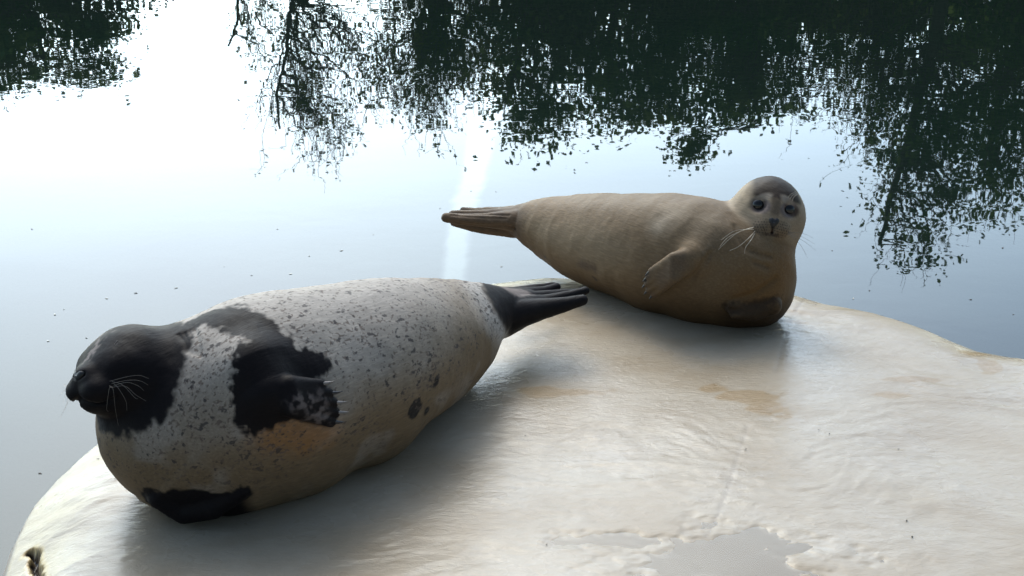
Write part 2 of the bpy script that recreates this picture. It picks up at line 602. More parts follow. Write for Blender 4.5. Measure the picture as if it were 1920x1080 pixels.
def tree(label, x, y, H, crowns, nclump, leaves, lsize, seed, lmat=None, spread=.27, twig=0, twig_len=1.0, up=.75, trunk_r=.16, group='trees on the far bank'):
    """crowns: list of (dx, dy, z, rx, ry, rz) ellipsoids; nclump clumps are shared between them"""
    rng = np.random.RandomState(seed)
    root = empty('bank_tree', (x, y, .45))
    tag(root, label, 'tree', group)
    zt = min(H * .82, max(c[2] + c[5] * .3 for c in crowns))
    n = 9
    tp = np.zeros((n, 3))
    tp[:, 2] = np.linspace(-.35, zt, n)
    tp[1:, :2] += np.cumsum(rng.randn(n - 1, 2) * .13 + rng.randn(1, 2) * .07, axis=0)
    tr = trunk_r * (1 - .85 * np.linspace(0, 1, n)) + .012
    tr[0] *= 1.5
    s = Soup()
    s.add(*tube(tp, tr, 9))
    s.obj('trunk', BARK, root, True)
    limbs, tw, lc = Soup(), Soup(), []
    vols = np.array([c[3] * c[4] * c[5] for c in crowns]) ** .75
    idx = rng.choice(len(crowns), nclump, p=vols / vols.sum())
    for k in range(nclump):
        c = crowns[idx[k]]
        d = rng.randn(3)
        d /= np.linalg.norm(d)
        rr = rng.uniform(.25, 1.0) ** .6
        p = np.array(c[:3]) + d * rr * np.array(c[3:])
        p[2] = max(p[2], .9)
        ti = np.interp(p[2] - rng.uniform(.4, 1.3) - .25 * np.hypot(p[0], p[1]), tp[:, 2], np.arange(n))
        ti = np.clip(ti, 2, n - 1)
        a = np.array([np.interp(ti, np.arange(n), tp[:, i]) for i in range(3)])
        L = np.linalg.norm(p - a)
        bp = bez(a, p, rng, -.08, 7, .07)
        br = np.linspace(.012 + .011 * L, .006, 7)
        limbs.add(*tube(bp, br, 4))
        if leaves:
            g = rng.randn(int(leaves * rng.uniform(.4, 1.5)), 3) * spread * rng.uniform(.6, 1.3) * np.array([1.15, 1.15, .8])
            lc.append(p + g)
        for q in range(twig):
            st = bp[rng.randint(3, 7)]
            dd = rng.randn(3) * .38
            dd[2] = up + rng.randn() * .25
            ln = twig_len * rng.uniform(.45, 1.25)
            e = st + dd * ln
            tpn = bez(st, e, rng, rng.uniform(-.05, .12), 6, .12)
            tw.add(*tube(tpn, np.linspace(.0075, .0032, 6), 3))
            if leaves:
                m_ = rng.randint(2, 9)
                f = rng.uniform(.2, 1, m_)
                pts = np.stack([np.interp(f, np.linspace(0, 1, 6), tpn[:, i]) for i in range(3)], 1)
                lc.append(pts + rng.randn(m_, 3) * .05)
    tag(limbs.obj('limbs', BARK, root), kind='stuff')
    if twig:
        tag(tw.obj('twigs', BARK, root), kind='stuff')
    C = np.concatenate(lc)
    V, F = leaf_quads(C, lsize, rng)
    tag(mesh_obj('crown', V, F, lmat or LEAF_D, root), kind='stuff')
    return root


def ux(u, y=31.0):
    return (u - 960) * (y * math.cos(PITCH) + 9.0 * math.sin(PITCH)) / FPX


def build_trees():
    # bushy tree whose mirror image fills the upper left
    tree('bushy tree standing apart past the open sky gap, ragged lumpy crown', ux(60), 31, 6.0,
         [(0, 0, 3.8, 2.5, 1.6, 1.4), (-1.6, .3, 4.0, 1.4, 1.2, 1.3), (1.4, 0, 4.6, .7, .8, .7), (-.3, 0, 4.7, .6, .7, .5), (.8, 0, 3.2, 2.3, 1.3, 1.0)], 170, 95, .14, 21, twig=1, twig_len=.6)
    tree('low leafy tree next to the ragged bushy one', ux(-130), 32, 6.5,
         [(0, 0, 4.0, 2.2, 1.8, 2.0)], 70, 95, .15, 22)
    # wispy, half bare trees
    tree('half bare wispy tree with bent leaning limbs', ux(640), 30, 7.4,
         [(-.2, 0, 4.3, 1.8, 1.4, 1.6), (-.5, 0, 5.6, 1.1, 1.0, .9)], 44, 18, .09, 31, LEAF_M, .24, 10, 1.15, trunk_r=.07)
    tree('half bare wispy tree with upright twigs, slimmer of the pair', ux(770), 30.6, 7.2,
         [(0, 0, 4.0, 1.3, 1.2, 1.8), (.3, 0, 5.4, .8, .9, .8)], 52, 30, .095, 32, LEAF_M, .22, 9, 1.0, trunk_r=.06)
    tree('thin sapling with scattered tufts of leaves at the edge of the gap', ux(520), 31, 6.0,
         [(0, 0, 4.1, .9, .9, 1.1)], 16, 18, .08, 33, LEAF_M, .22, 7, .8, trunk_r=.07)
    tree('slender tree joining the wispy pair to the dark grove', ux(880), 31.5, 6.6,
         [(0, 0, 4.0, 1.6, 1.2, 1.7)], 85, 55, .11, 34, LEAF_M, .3, 5, .8, trunk_r=.10)
    # the dark grove
    tree('dark dense tree at the near corner of the grove', ux(1010), 30.5, 6.9,
         [(0, 0, 4.4, 1.25, 1.4, 2.0), (.2, 0, 5.8, .75, .8, .55), (.3, 0, 3.2, 1.7, 1.4, 1.6)], 115, 85, .135, 41)
    tree('dark dense round headed tree in the middle of the grove', ux(1160), 31, 6.8,
         [(0, 0, 4.2, 1.9, 1.6, 2.2), (.4, 0, 5.6, .8, .8, .7)], 115, 85, .135, 42)
    tree('dark dense tree with a pointed leafy tuft on its crown', ux(1310), 30.5, 7.2,
         [(0, 0, 4.4, 1.5, 1.5, 2.0), (0, 0, 6.1, .45, .5, .7)], 100, 85, .135, 43)
    tree('dark dense tree at the open end of the grove', ux(1450), 31.5, 6.8,
         [(0, 0, 4.1, 1.7, 1.5, 2.1)], 100, 80, .13, 44, twig=1, twig_len=.7)
    # tall looser trees
    tree('tall loose leafed tree rising above every other', ux(1710), 30, 10.3,
         [(0, 0, 5.0, 2.0, 1.8, 2.0), (.05, 0, 7.2, 1.25, 1.2, 1.7), (.1, 0, 8.9, .55, .6, .8)], 130, 50, .12, 51, twig=4, twig_len=1.0, spread=.3, trunk_r=.2)
    tree('tall loose leafed tree beside the tallest one', ux(1880), 31, 9.2,
         [(0, 0, 5.2, 1.8, 1.6, 2.1), (.1, 0, 7.4, 1.1, 1.1, 1.1)], 120, 55, .12, 52, twig=3, twig_len=.9, spread=.32, trunk_r=.18)
    tree('bare branched tree between the grove and the tallest tree', ux(1590), 30.5, 7.4,
         [(0, 0, 4.6, 1.4, 1.3, 1.8)], 60, 30, .10, 53, LEAF_M, .26, 7, 1.0, trunk_r=.12)
    tree('broad dark tree at the outer side of the tall ones', ux(2060), 32, 8.4,
         [(0, 0, 5.0, 2.2, 1.8, 2.8)], 100, 100, .15, 54)
    # second row that closes the grove low down
    for i, (u, h) in enumerate([(1060, 5.6), (1250, 5.9), (1430, 5.8), (1620, 6.0), (1800, 6.4), (1980, 6.4)]):
        tree('dark dense tree in the back row of the grove', ux(u, 35.5), 35.5 + .5 * (i % 2), h,
             [(0, 0, h * .52, 2.0, 1.5, h * .38)], 85, 130, .20, 60 + i, group='back row of the grove')


build_trees()

# ------------------------------------------------------------------ signed distance modelling for the seals
def smin(a, b, k):
    h = np.clip(.5 + .5 * (b - a) / k, 0, 1)
    return b + (a - b) * h - k * h * (1 - h)


class Field:
    def __init__(s):
        s.ops = []

    def _add(s, fn, lo, hi, k, mode):
        s.ops.append((fn, np.asarray(lo) - k * 2 - .02, np.asarray(hi) + k * 2 + .02, k, mode))

    def cone(s, a, b, ra, rb, k=.02, mode='u', flat=None):
        """round cone; flat=(normal, factor) squeezes it along the normal"""
        a, b = np.asarray(a, float), np.asarray(b, float)
        ba = b - a
        L2 = (ba @ ba) + 1e-12

        def fn(P):
            q = P - a
            h = np.clip(q @ ba / L2, 0, 1)
            r = q - h[:, None] * ba
            if flat is not None:
                n = flat[0]
                e = r @ n
                r = r + (e * (1 / flat[1] - 1))[:, None] * n
            return np.sqrt((r * r).sum(1)) - (ra + (rb - ra) * h)
        m = max(ra, rb)
        s._add(fn, np.minimum(a, b) - m, np.maximum(a, b) + m, k, mode)

    def chain(s, pts, rad, k=.02, mode='u'):
        pts = [np.asarray(p, float) for p in pts]
        segs = [(pts[i], pts[i + 1] - pts[i], rad[i], rad[i + 1]) for i in range(len(pts) - 1)]

        def fn(P):
            d = None
            for a, ba, ra, rb in segs:
                q = P - a
                h = np.clip(q @ ba / ((ba @ ba) + 1e-12), 0, 1)
                r = q - h[:, None] * ba
                e = np.sqrt((r * r).sum(1)) - (ra + (rb - ra) * h)
                d = e if d is None else np.minimum(d, e)
            return d
        A = np.array(pts)
        m = max(rad)
        s._add(fn, A.min(0) - m, A.max(0) + m, k, mode)

    def body(s, pts, rad, k=.02, n=10):
        # long chains go in as short overlapping pieces so that far pieces are skipped; hard joint inside, k outside
        for i in range(0, len(pts) - 1, n):
            s.chain(pts[i:i + n + 1], rad[i:i + n + 1], .004 if i else k)

    def ell(s, c, axes, radii, k=.02, mode='u'):
        c = np.asarray(c, float)
        M = np.asarray(axes, float)
        R = np.asarray(radii, float)

        def fn(P):
            q = (P - c) @ M.T / R
            k0 = np.sqrt((q * q).sum(1))
            k1 = np.sqrt(((q / R) ** 2).sum(1)) + 1e-9
            return k0 * (k0 - 1) / k1
        m = R.max()
        s._add(fn, c - m, c + m, k, mode)

    def __call__(s, P):
        d = np.full(len(P), 1.0)
        for fn, lo, hi, k, mode in s.ops:
            if mode == 'u':
                lo2, hi2 = lo - .05, hi + .05
            else:
                lo2, hi2 = lo, hi
            w = np.flatnonzero(((P > lo2) & (P < hi2)).all(1))
            if len(w) == 0:
                continue
            e = fn(P[w])
            if mode == 'u':
                d[w] = smin(d[w], e, k)
            else:
                d[w] = -smin(-d[w], e, k)
        return d

    def block(s, P):
        lo, hi = P[0], P[-1]
        d = np.full(len(P), 1.0)
        for fn, l, h, k, mode in s.ops:
            if (h < lo).any() or (l > hi).any():
                continue
            e = fn(P)
            d = smin(d, e, k) if mode == 'u' else -smin(-d, e, k)
        return d

    def cast(s, o, d, L=.3):
        ts = np.linspace(0, L, 300)
        v = s(o + ts[:, None] * d)
        w = np.flatnonzero(v < 0)
        return o + d * ts[w[0] if len(w) else -1]

    def march(s, u, v, lift=0.0):
        D = AX_F + (u - 960) / FPX * AX_R - (v - 540) / FPX * AX_U
        D = D / np.linalg.norm(D)
        lo_, hi_ = 2.3, 5.3
        for n_ in (260, 24):
            ts = np.linspace(lo_, hi_, n_)
            d = s(CAM + ts[:, None] * D)
            w = np.flatnonzero(d < 0)
            i = w[0] if len(w) else int(np.argmin(d))
            i = max(i, 1)
            lo_, hi_ = ts[i - 1], ts[i]
        t = .5 * (lo_ + hi_)
        return CAM + (t - lift) * D


def surface_nets(f, lo, hi, h):
    lo = np.asarray(lo)
    N = np.ceil((np.asarray(hi) - lo) / h / 16).astype(int) * 16
    B = N // 16
    bi = np.stack(np.meshgrid(*[np.arange(b) for b in B], indexing='ij'), -1).reshape(-1, 3)
    bc = lo + (bi * 16 + 7.5) * h
    bd = f(bc)
    D = np.repeat(np.repeat(np.repeat(np.where(bd > 0, 1, -1).astype(np.float32).reshape(B), 16, 0), 16, 1), 16, 2)
    act = np.flatnonzero(np.abs(bd) < 16 * h * .87 * 1.45)
    off = np.stack(np.meshgrid(*[np.arange(16)] * 3, indexing='ij'), -1).reshape(-1, 3)
    for s0 in act:
        g = bi[s0] * 16 + off
        a0 = bi[s0] * 16
        D[a0[0]:a0[0] + 16, a0[1]:a0[1] + 16, a0[2]:a0[2] + 16] = f.block(lo + g * h).reshape(16, 16, 16)
    S = D < 0
    c = S[:-1, :-1, :-1].astype(np.int8)
    for dx, dy, dz in [(1, 0, 0), (0, 1, 0), (0, 0, 1), (1, 1, 0), (1, 0, 1), (0, 1, 1), (1, 1, 1)]:
        c = c + S[dx:dx + N[0] - 1, dy:dy + N[1] - 1, dz:dz + N[2] - 1]
    A = np.argwhere((c > 0) & (c < 8))
    ids = np.full(N, -1, np.int32)
    ids[A[:, 0], A[:, 1], A[:, 2]] = np.arange(len(A))
    cor = [(i, j, k) for i in (0, 1) for j in (0, 1) for k in (0, 1)]
    val = {q: D[A[:, 0] + q[0], A[:, 1] + q[1], A[:, 2] + q[2]].astype(np.float64) for q in cor}
    acc = np.zeros((len(A), 3))
    cnt = np.zeros(len(A))
    for q in cor:
        for ax in range(3):
            if q[ax]:
                continue
            p = list(q)
            p[ax] = 1
            p = tuple(p)
            a, b = val[q], val[p]
            m = (a < 0) != (b < 0)
            t = np.where(m, a / np.where(m, a - b, 1), 0)
            pos = np.tile(np.array(q, float), (len(A), 1))
            pos[:, ax] = t
            acc += pos * m[:, None]
            cnt += m
    V = lo + (A + acc / cnt[:, None]) * h
    Fs = []
    for ax in range(3):
        sl0 = [slice(None)] * 3
        sl1 = [slice(None)] * 3
        sl0[ax] = slice(0, -1)
        sl1[ax] = slice(1, None)
        s0, s1 = S[tuple(sl0)], S[tuple(sl1)]
        E = np.argwhere(s0 != s1)
        b, c2 = (ax + 1) % 3, (ax + 2) % 3
        E = E[(E[:, b] > 0) & (E[:, c2] > 0)]
        fl = s0[E[:, 0], E[:, 1], E[:, 2]]
        q = []
        for db, dc in ((1, 1), (0, 1), (0, 0), (1, 0)):
            G = E.copy()
            G[:, b] -= db
            G[:, c2] -= dc
            q.append(ids[G[:, 0], G[:, 1], G[:, 2]])
        q = np.stack(q, 1)
        q[~fl] = q[~fl][:, ::-1]
        Fs.append(q)
    F = np.concatenate(Fs)
    F = F[(F >= 0).all(1)]
    # uneven flesh: low swells and fine wrinkles along the normal
    n1 = np.cross(V[F[:, 2]] - V[F[:, 0]], V[F[:, 3]] - V[F[:, 1]])
    nr = np.zeros_like(V)
    for c_ in range(4):
        for a_ in range(3):
            nr[:, a_] += np.bincount(F[:, c_], n1[:, a_], len(V))
    nr /= np.linalg.norm(nr, axis=1)[:, None] + 1e-12
    q = V
    dsp = .0045 * fbm(q[:, 0] * 8, q[:, 1] * 8, q[:, 2] * 8, oct=2) + .0011 * fbm(q[:, 0] * 30, q[:, 1] * 30, q[:, 2] * 30, oct=2)
    return V + nr * dsp[:, None], F


def catmull(P, n):
    P = np.asarray(P, float)
    Q = np.vstack([2 * P[0] - P[1], P, 2 * P[-1] - P[-2]])
    out = []
    for i in range(1, len(Q) - 2):
        t = np.linspace(0, 1, n, endpoint=False)[:, None]
        a, b, c, d = Q[i - 1], Q[i], Q[i + 1], Q[i + 2]
        out.append(.5 * (2 * b + (c - a) * t + (2 * a - 5 * b + 4 * c - d) * t * t + (3 * b - a - 3 * c + d) * t ** 3))
    out.append(P[-1:])
    return np.vstack(out)


def station(u, v, R, k=.95, t=None, zr=0.0):
    dz = -math.sin(PITCH) - (v - 540) / FPX * math.cos(PITCH)
    if t is None:
        t = (CAM[2] - zr) / (-dz + k * R / FPX)
    return np.concatenate([PX(u, v, t), [R * t / FPX, t]])


def unit(v):
    v = np.asarray(v, float)
    return v / np.linalg.norm(v)


def head_frame(c, yaw, pitch, roll):
    """F = nose direction, R = picture right when facing us, U = crown"""
    tc_ = unit(CAM - c)
    r0 = unit(np.cross(np.array([0, 0, 1.0]), tc_))
    u0 = np.cross(tc_, r0)
    F = unit(math.cos(pitch) * (math.cos(yaw) * tc_ + math.sin(yaw) * r0) + math.sin(pitch) * u0)
    R = unit(np.cross(u0, F))
    U = np.cross(F, R)
    R2 = R * math.cos(roll) + U * math.sin(roll)
    return F, R2, np.cross(F, R2)


def blob(P, pts, rad, soft, wob=0.0, freq=30.0):
    """mask of a chain of balls with soft, wobbly edge"""
    d = np.full(len(P), 9.0)
    pts = np.asarray(pts)
    rad = np.broadcast_to(np.asarray(rad, float), len(pts))
    if len(pts) == 1:
        d = np.linalg.norm(P - pts[0], axis=1) - rad[0]
    for i in range(len(pts) - 1):
        a, ba = pts[i], pts[i + 1] - pts[i]
        h = np.clip((P - a) @ ba / (ba @ ba + 1e-12), 0, 1)
        d = np.minimum(d, np.linalg.norm(P - a - h[:, None] * ba, axis=1) - (rad[i] + (rad[i + 1] - rad[i]) * h))
    if wob:
        d = d + wob * fbm(P[:, 0] * freq, P[:, 1] * freq, P[:, 2] * freq, oct=3)
        d = d + .005 * vnoise(P[:, 0] * 130, P[:, 1] * 130, P[:, 2] * 130) * (soft > .004)
    return sst(soft, -soft, d)


def lay(col, mask, c):
    m = mask[:, None]
    return col * (1 - m) + np.asarray(c)[None] * m


def coat_mat(name, spot_a, spot_b, axis_rot, rough=.42, spec=.10):
    m = NT(name)
    co = m.coords()
    base = m.attr('coat', 'Color')
    dens = m.attr('spots')
    al = m.mapping(co, (1, 1, 1), axis_rot)
    st = m.mapping(al, (.75, 1, 1))
    n1 = m.noise(st, 118, 1.5, .5)
    n2 = m.noise(st, 66, 2.0, .55)
    big = m.noise(st, 9, 2)
    lim = m.math('MULTIPLY_ADD', big, -.26, .745)
    s1 = m.ramp(m.math('SUBTRACT', n1, lim), -.05, .08)
    s2 = m.ramp(m.math('SUBTRACT', n2, lim), -.02, .08)
    c = m.mix(m.math('MULTIPLY', m.math('MULTIPLY', s1, dens), .80, clamp=True), base, rgb(*spot_a))
    c = m.mix(m.math('MULTIPLY', m.math('MULTIPLY', s2, dens), .85, clamp=True), c, rgb(*spot_b))
    fur = m.noise(m.mapping(al, (.16, 1, 1)), 190, 3, .6)
    c = m.mix(m.math('MULTIPLY', m.math('SUBTRACT', fur, .5), 2.0, clamp=True), c, m.mix(1.0, c, rgb(1.6, 1.6, 1.6), 'MULTIPLY'))
    c = m.mix(m.math('MULTIPLY', m.math('SUBTRACT', .5, fur), .9, clamp=True), c, m.mix(1.0, c, rgb(.4, .38, .36), 'MULTIPLY'))
    wr = m.noise(m.mapping(al, (1, .5, .5)), 30, 3)
    h = m.math('ADD', m.math('MULTIPLY', fur, .0011), m.math('MULTIPLY', wr, .0022))
    p = m.principled(Base_Color=c, Roughness=m.math('MULTIPLY_ADD', fur, .25, rough + .05), Normal=m.bump(h, .8, 1.0), Specular_IOR_Level=spec)
    m.put(p.inputs['Sheen Weight'], .0)
    m.put(p.inputs['Sheen Roughness'], .4)
    return m.m


EYE = NT('wet_eye')
EYE.principled(Base_Color=rgb(.006, .005, .005), Roughness=.06, Specular_IOR_Level=.6)
EYE = EYE.m
NOSE = simple_mat('nose_leather', (.010, .009, .010), .45, .3, 60)
CLAW = simple_mat('claw_horn', (.16, .14, .13), .3, .4, 80)
CLAW_B = simple_mat('claw_horn_black', (.022, .02, .022), .3, .4, 80)
WHISK = simple_mat('whisker', (.62, .56, .46), .4, .1, 20)
VIBR = simple_mat('whisker_grey', (.20, .18, .16), .4, .1, 20)


def whisker(root, base, o0, pts, mat, r=.0005):
    P = catmull(np.vstack([base, pts]), 5) - o0
    V, F = tube(P, np.linspace(r, r * .35, len(P)), 4)
    mesh_obj('whisker', V, F, mat, root, True)


def claw(root, o0, a, d, up, L, r, mat):
    t = np.linspace(0, 1, 6)[:, None]
    P = a + d * L * t - up * L * .28 * t ** 2 - o0
    V, F = tube(P, r * (1 - .88 * t[:, 0] ** 1.6), 6)
    mesh_obj('claw', V, F, mat, root, True)


def ellipsoid_mesh(name, c, axes, radii, mat, parent, n=20, fn=None):
    a = np.linspace(0, math.pi, n)
    b = np.linspace(0, 2 * math.pi, n * 2, endpoint=False)
    A, Bb = np.meshgrid(a, b, indexing='ij')
    L = np.stack([np.sin(A) * np.cos(Bb), np.sin(A) * np.sin(Bb), np.cos(A)], -1).reshape(-1, 3)
    if fn is not None:
        L = fn(L)
    V = c + (L * np.asarray(radii)) @ np.asarray(axes)
    m = n * 2
    i = np.arange(n - 1)[:, None] * m
    j = np.arange(m)[None]
    F = np.stack([i + j, i + m + j, i + m + (j + 1) % m, i + (j + 1) % m], -1).reshape(-1, 4)
    return mesh_obj(name, V, F, mat, parent, True)


def heart(L):
    L = L.copy()
    x, y = L[:, 0].copy(), L[:, 1].copy()
    L[:, 0] = x * (.62 + .38 * np.clip(y * 1.2 + .35, -1, 1))
    L[:, 1] = y - .25 * np.exp(-(x / .25) ** 2) * (y > 0)
    return L


# ------------------------------------------------------------------ the dappled seal in front
def build_spotted_seal():
    f = Field()
    st = [station(255, 704, 88, t=3.13), station(328, 724, 101, t=3.18), station(352, 790, 156), station(470, 748, 188), station(600, 709, 172),
          station(720, 671, 148), station(818, 635, 113), station(888, 597, 69, t=3.83), station(940, 584, 46, t=3.92), station(990, 574, 30, t=4.0)]
    body = catmull(np.array(st[2:]), 14)
    f.body(body[:, :3], body[:, 3], .012)
    nk = catmull(np.array(st[:4]), 6)[:13]
    f.chain(nk[:, :3], nk[:, 3], .05)
    # belly spreading on the slab
    for q, (u, v, R) in enumerate([(400, 860, 92), (520, 830, 88), (650, 780, 80)]):
        s_ = station(u, v, R, .9)
        f.cone(s_[:3], s_[:3] + AX_R * .05, s_[3], s_[3], .08)
    C = st[0][:3]
    rh = st[0][3]
    F, R, U = head_frame(C, math.radians(-52), math.radians(6), math.radians(-3))
    H = lambda x, y, z: C + rh * (x * R + y * U + z * F)
    AXS = np.array([R, U, F])
    f.ell(H(0, .02, .10), AXS, [rh * 1.02, rh * 1.0, rh * 1.05], .03)          # skull
    f.ell(H(0, -.14, .84), AXS, [rh * .52, rh * .40, rh * .56], .045)          # muzzle bridge
    for sx in (-1, 1):
        f.ell(H(.26 * sx, -.32, 1.14), AXS, [rh * .37, rh * .31, rh * .36], .014)   # whisker pads
        f.ell(H(.46 * sx, .22, .70), AXS, [rh * .26, rh * .18, rh * .24], .04)      # brow and closed lid
    f.ell(H(0, -.60, .92), AXS, [rh * .38, rh * .22, rh * .34], .02)          # chin
    f.ell(H(0, .0, 1.26), AXS, [rh * .24, rh * .17, rh * .22], .02)         # nose bridge
    # closed eyes, nostrils, mouth line
    for sx in (-1, 1):
        e0, e1, e2 = H(.24 * sx, .10, .93), H(.45 * sx, .045, .90), H(.64 * sx, .09, .76)
        f.chain([e0, e1, e2], [.004, .0055, .004], .010, 'd')
        f.cone(H(.07 * sx, -.04, 1.48), H(.15 * sx, .0, 1.42), .006, .005, .006, 'd')
        f.chain([H(.0, -.50, 1.42), H(.28 * sx, -.58, 1.30), H(.57 * sx, -.50, .95)], [.005] * 3, .008, 'd')
    f.cone(H(0, -.14, 1.54), H(0, -.48, 1.46), .003, .003, .006, 'd')
    # neck folds
    for a in (0, 1, 2, 3):
        pts = [f.march(336 + 10 * a, 628 - 3 * a), f.march(346 + 9 * a, 640), f.march(353 + 8 * a, 660 + 3 * a)]
        f.chain(pts, [.0025] * 3, .008, 'd')
    # fore flipper lying back along the flank
    S = lambda u, v, l=0.0: f.march(u, v, l)
    tips_px = [(600, 720), (615, 737), (624, 755), (628, 773), (620, 790)]
    root_p = S(500, 735, -.02)
    tips = [S(u, v, .016) for u, v in tips_px]
    mids = [S(545 + .12 * (u - 600), 742 + .62 * (v - 755), .020) for u, v in tips_px]
    nrm = unit(CAM - mids[2])
    g = Field()
    g.ops = f.ops
    sho = S(478, 700, -.045)
    f.cone(sho, root_p, .075, .050, .05)
    for i, (m_, t_) in enumerate(zip(mids, tips)):
        f.chain([root_p, m_, t_], [.042, .021, .0115], .006)
    # webs stay recessed between the toes
    # under flipper squeezed below the chest
    uf = [S(298, 934, -.02), S(345, 955, -.018), S(400, 948, -.012), S(455, 922, -.004)]
    f.chain(uf, [.024, .030, .030, .013], .012)
    # hind flippers pressed together, toes up
    T = lambda u, v, t: PX(u, v, t)
    q = 4.0 / FPX
    f.chain([T(935, 586, 3.92), T(985, 576, 3.97)], [44 * q, 27 * q], .012)
    f.chain([T(940, 566, 3.94), T(985, 555, 4.02), T(1020, 547, 4.07), T(1044, 538, 4.1)], [28 * q, 15 * q, 9 * q, 6 * q], .006)
    f.chain([T(950, 572, 3.92), T(1000, 560, 3.98), T(1045, 554, 4.02), T(1076, 549, 4.04)], [28 * q, 14 * q, 10 * q, 7 * q], .004)
    f.chain([T(960, 580, 3.90), T(1020, 567, 3.95), T(1064, 556, 3.98), T(1098, 545, 4.0)], [26 * q, 14 * q, 10 * q, 7 * q], .004)
    f.chain([T(955, 592, 3.88), T(1010, 580, 3.91), T(1060, 571, 3.93), T(1092, 563, 3.94)], [30 * q, 19 * q, 14 * q, 11 * q], .004)
    f.chain([T(945, 604, 3.90), T(985, 592, 3.92), T(1030, 583, 3.93)], [26 * q, 17 * q, 10 * q], .012)
    f.chain([T(960, 549, 4.12), T(1010, 541, 4.16), T(1038, 535, 4.2)], [10 * q, 8 * q, 5 * q], .006)
    allp = np.array([s_[:3] for s_ in st])
    V, Fc = surface_nets(f, [-1.25, 2.55, -.03], [0.32, 4.2, .62], .0033)
    # ---- coat
    P = V
    N_ = lambda q_: fbm(P[:, 0] * q_, P[:, 1] * q_, P[:, 2] * q_, oct=3)
    n = fbm(P[:, 0] * 9, P[:, 1] * 9, P[:, 2] * 9, oct=3)
    col = np.tile(np.array([.295, .265, .236]), (len(P), 1))
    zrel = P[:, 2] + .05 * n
    col = lay(col, sst(.43, .15, zrel) * .95, [.140, .097, .056])  # tan belly stain, with the shade of the underside painted in
    col = lay(col, sst(.1, .5, n) * .35, [.28, .25, .225])
    spots = np.ones(len(P)) * .95 * sst(.04, .26, zrel) + .18
    DK = [.0075, .006, .007]
    ax_h = unit(st[2][:3] - C)
    orange = blob(P, [S(520, 815), S(610, 815)], [.05, .03], .035, .02, 20)
    col = lay(col, orange * .7, [.24, .11, .035])
    # dark saddle and shoulder
    sad = blob(P, [S(300, 620), S(350, 613), S(392, 592), S(430, 592), S(490, 622), S(520, 668)], [.03, .018, .030, .047, .050, .058], .010, .022, 60)
    sad = np.maximum(sad, blob(P, [S(505, 690), S(490, 745), S(470, 785)], [.080, .070, .035], .007, .022, 60))
    sad = np.maximum(sad, blob(P, [S(520, 700), S(575, 684), S(598, 682)], [.052, .040, .030], .005, .010, 60))
    sad = np.maximum(sad, blob(P, [S(560, 728), S(500, 770)], [.055, .05], .008, .012, 50))
    col = lay(col, sad, DK)
    # collar speckles stay pale; head and throat black
    dh = np.linalg.norm(P - (C - .010 * AX_U + .028 * AX_R), axis=1) + .016 * fbm(P[:, 0] * 40, P[:, 1] * 40, P[:, 2] * 40, oct=3)
    hd = sst(.154, .140, dh)
    hd = np.maximum(hd, blob(P, [H(0, 0, .6), H(0, -.2, 1.3)], [.09, .08], .01))
    col = lay(col, hd, DK)
    collar = sst(.235, .15, dh) * (1 - hd) * (1 - sad)
    # white frosting on brow
    lp = (P - C) @ AXS.T / rh
    fn_ = fbm(P[:, 0] * 95, P[:, 1] * 95, P[:, 2] * 95, oct=2)
    strip = sst(.17, .07, np.abs(lp[:, 0] + .05)) * sst(.10, .3, lp[:, 1]) * sst(1.15, .95, lp[:, 1]) * (lp[:, 2] > 0) * hd
    col = lay(col, strip * sst(-.05, .35, fn_) * .6, [.24, .20, .19])
    for m_, t_ in zip(mids, tips):
        col = lay(col, blob(P, [root_p, m_, t_ + .01 * unit(t_ - m_)], [.046, .028, .018], .004), DK)
    fl = blob(P, [S(560, 750), S(590, 765), S(600, 785)], [.018, .030, .024], .015, .02, 60)
    col = lay(col, fl * sst(-.3, .35, fn_) * .75, [.14, .115, .11])
    for sx in (-1, 1):
        col = lay(col, blob(P, [H(.26 * sx, .06, .95), H(.45 * sx, .0, .92), H(.62 * sx, .05, .80)], [.003] * 3, .004) * .6, [.05, .043, .042])
    # hind end
    P0 = PX(920, 582, 3.85)
    ht = (P - P0) @ (.88 * AX_R + .47 * AX_U + .0 * AX_F) + .010 * fbm(P[:, 0] * 30, P[:, 1] * 30, P[:, 2] * 30)
    tl = sst(.004, .022, ht)
    rim_ = sst(-.05, .0, ht) * (1 - tl)
    col = lay(col, rim_ * .6, [.42, .40, .38])
    col = lay(col, tl, [.011, .009, .0095])
    ank = blob(P, [PX(955, 540, 3.9), PX(985, 552, 3.93)], [.028, .022], .012, .012, 50)
    col = lay(col, ank * tl * .75, [.20, .165, .15])
    # under flipper, underside of chest
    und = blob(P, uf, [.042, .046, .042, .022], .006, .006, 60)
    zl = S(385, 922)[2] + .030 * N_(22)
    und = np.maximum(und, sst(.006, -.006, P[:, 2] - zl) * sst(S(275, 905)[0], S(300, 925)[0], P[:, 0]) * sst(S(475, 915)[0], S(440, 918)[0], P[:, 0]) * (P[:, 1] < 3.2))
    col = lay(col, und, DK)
    for (u, v, r) in [(818, 716, .0125), (778, 766, .026), (800, 771, .010)]:
        col = lay(col, blob(P, [S(u, v)], [r], .0035, .010, 60), [.022, .019, .018])
    dark = np.clip(sad + hd + tl + und, 0, 1)
    fing = np.zeros(len(P))
    for m_, t_ in zip(mids, tips):
        fing = np.maximum(fing, blob(P, [root_p, m_, t_], [.046, .028, .018], .004))
    dark = np.clip(dark + fing, 0, 1)
    spots = np.clip((spots * (1 - .4 * collar) + collar * .75) * (1 - dark), 0, 1)
    base = ground_pt(560, 880)
    base[2] = 0
    root = empty('spotted_seal', base)
    tag(root, 'pale speckled seal with black head and shoulder patch, eyes closed', 'seal')
    m = coat_mat('spotted_coat', (.10, .075, .062), (.045, .038, .038), (0, 0, math.radians(-46)))
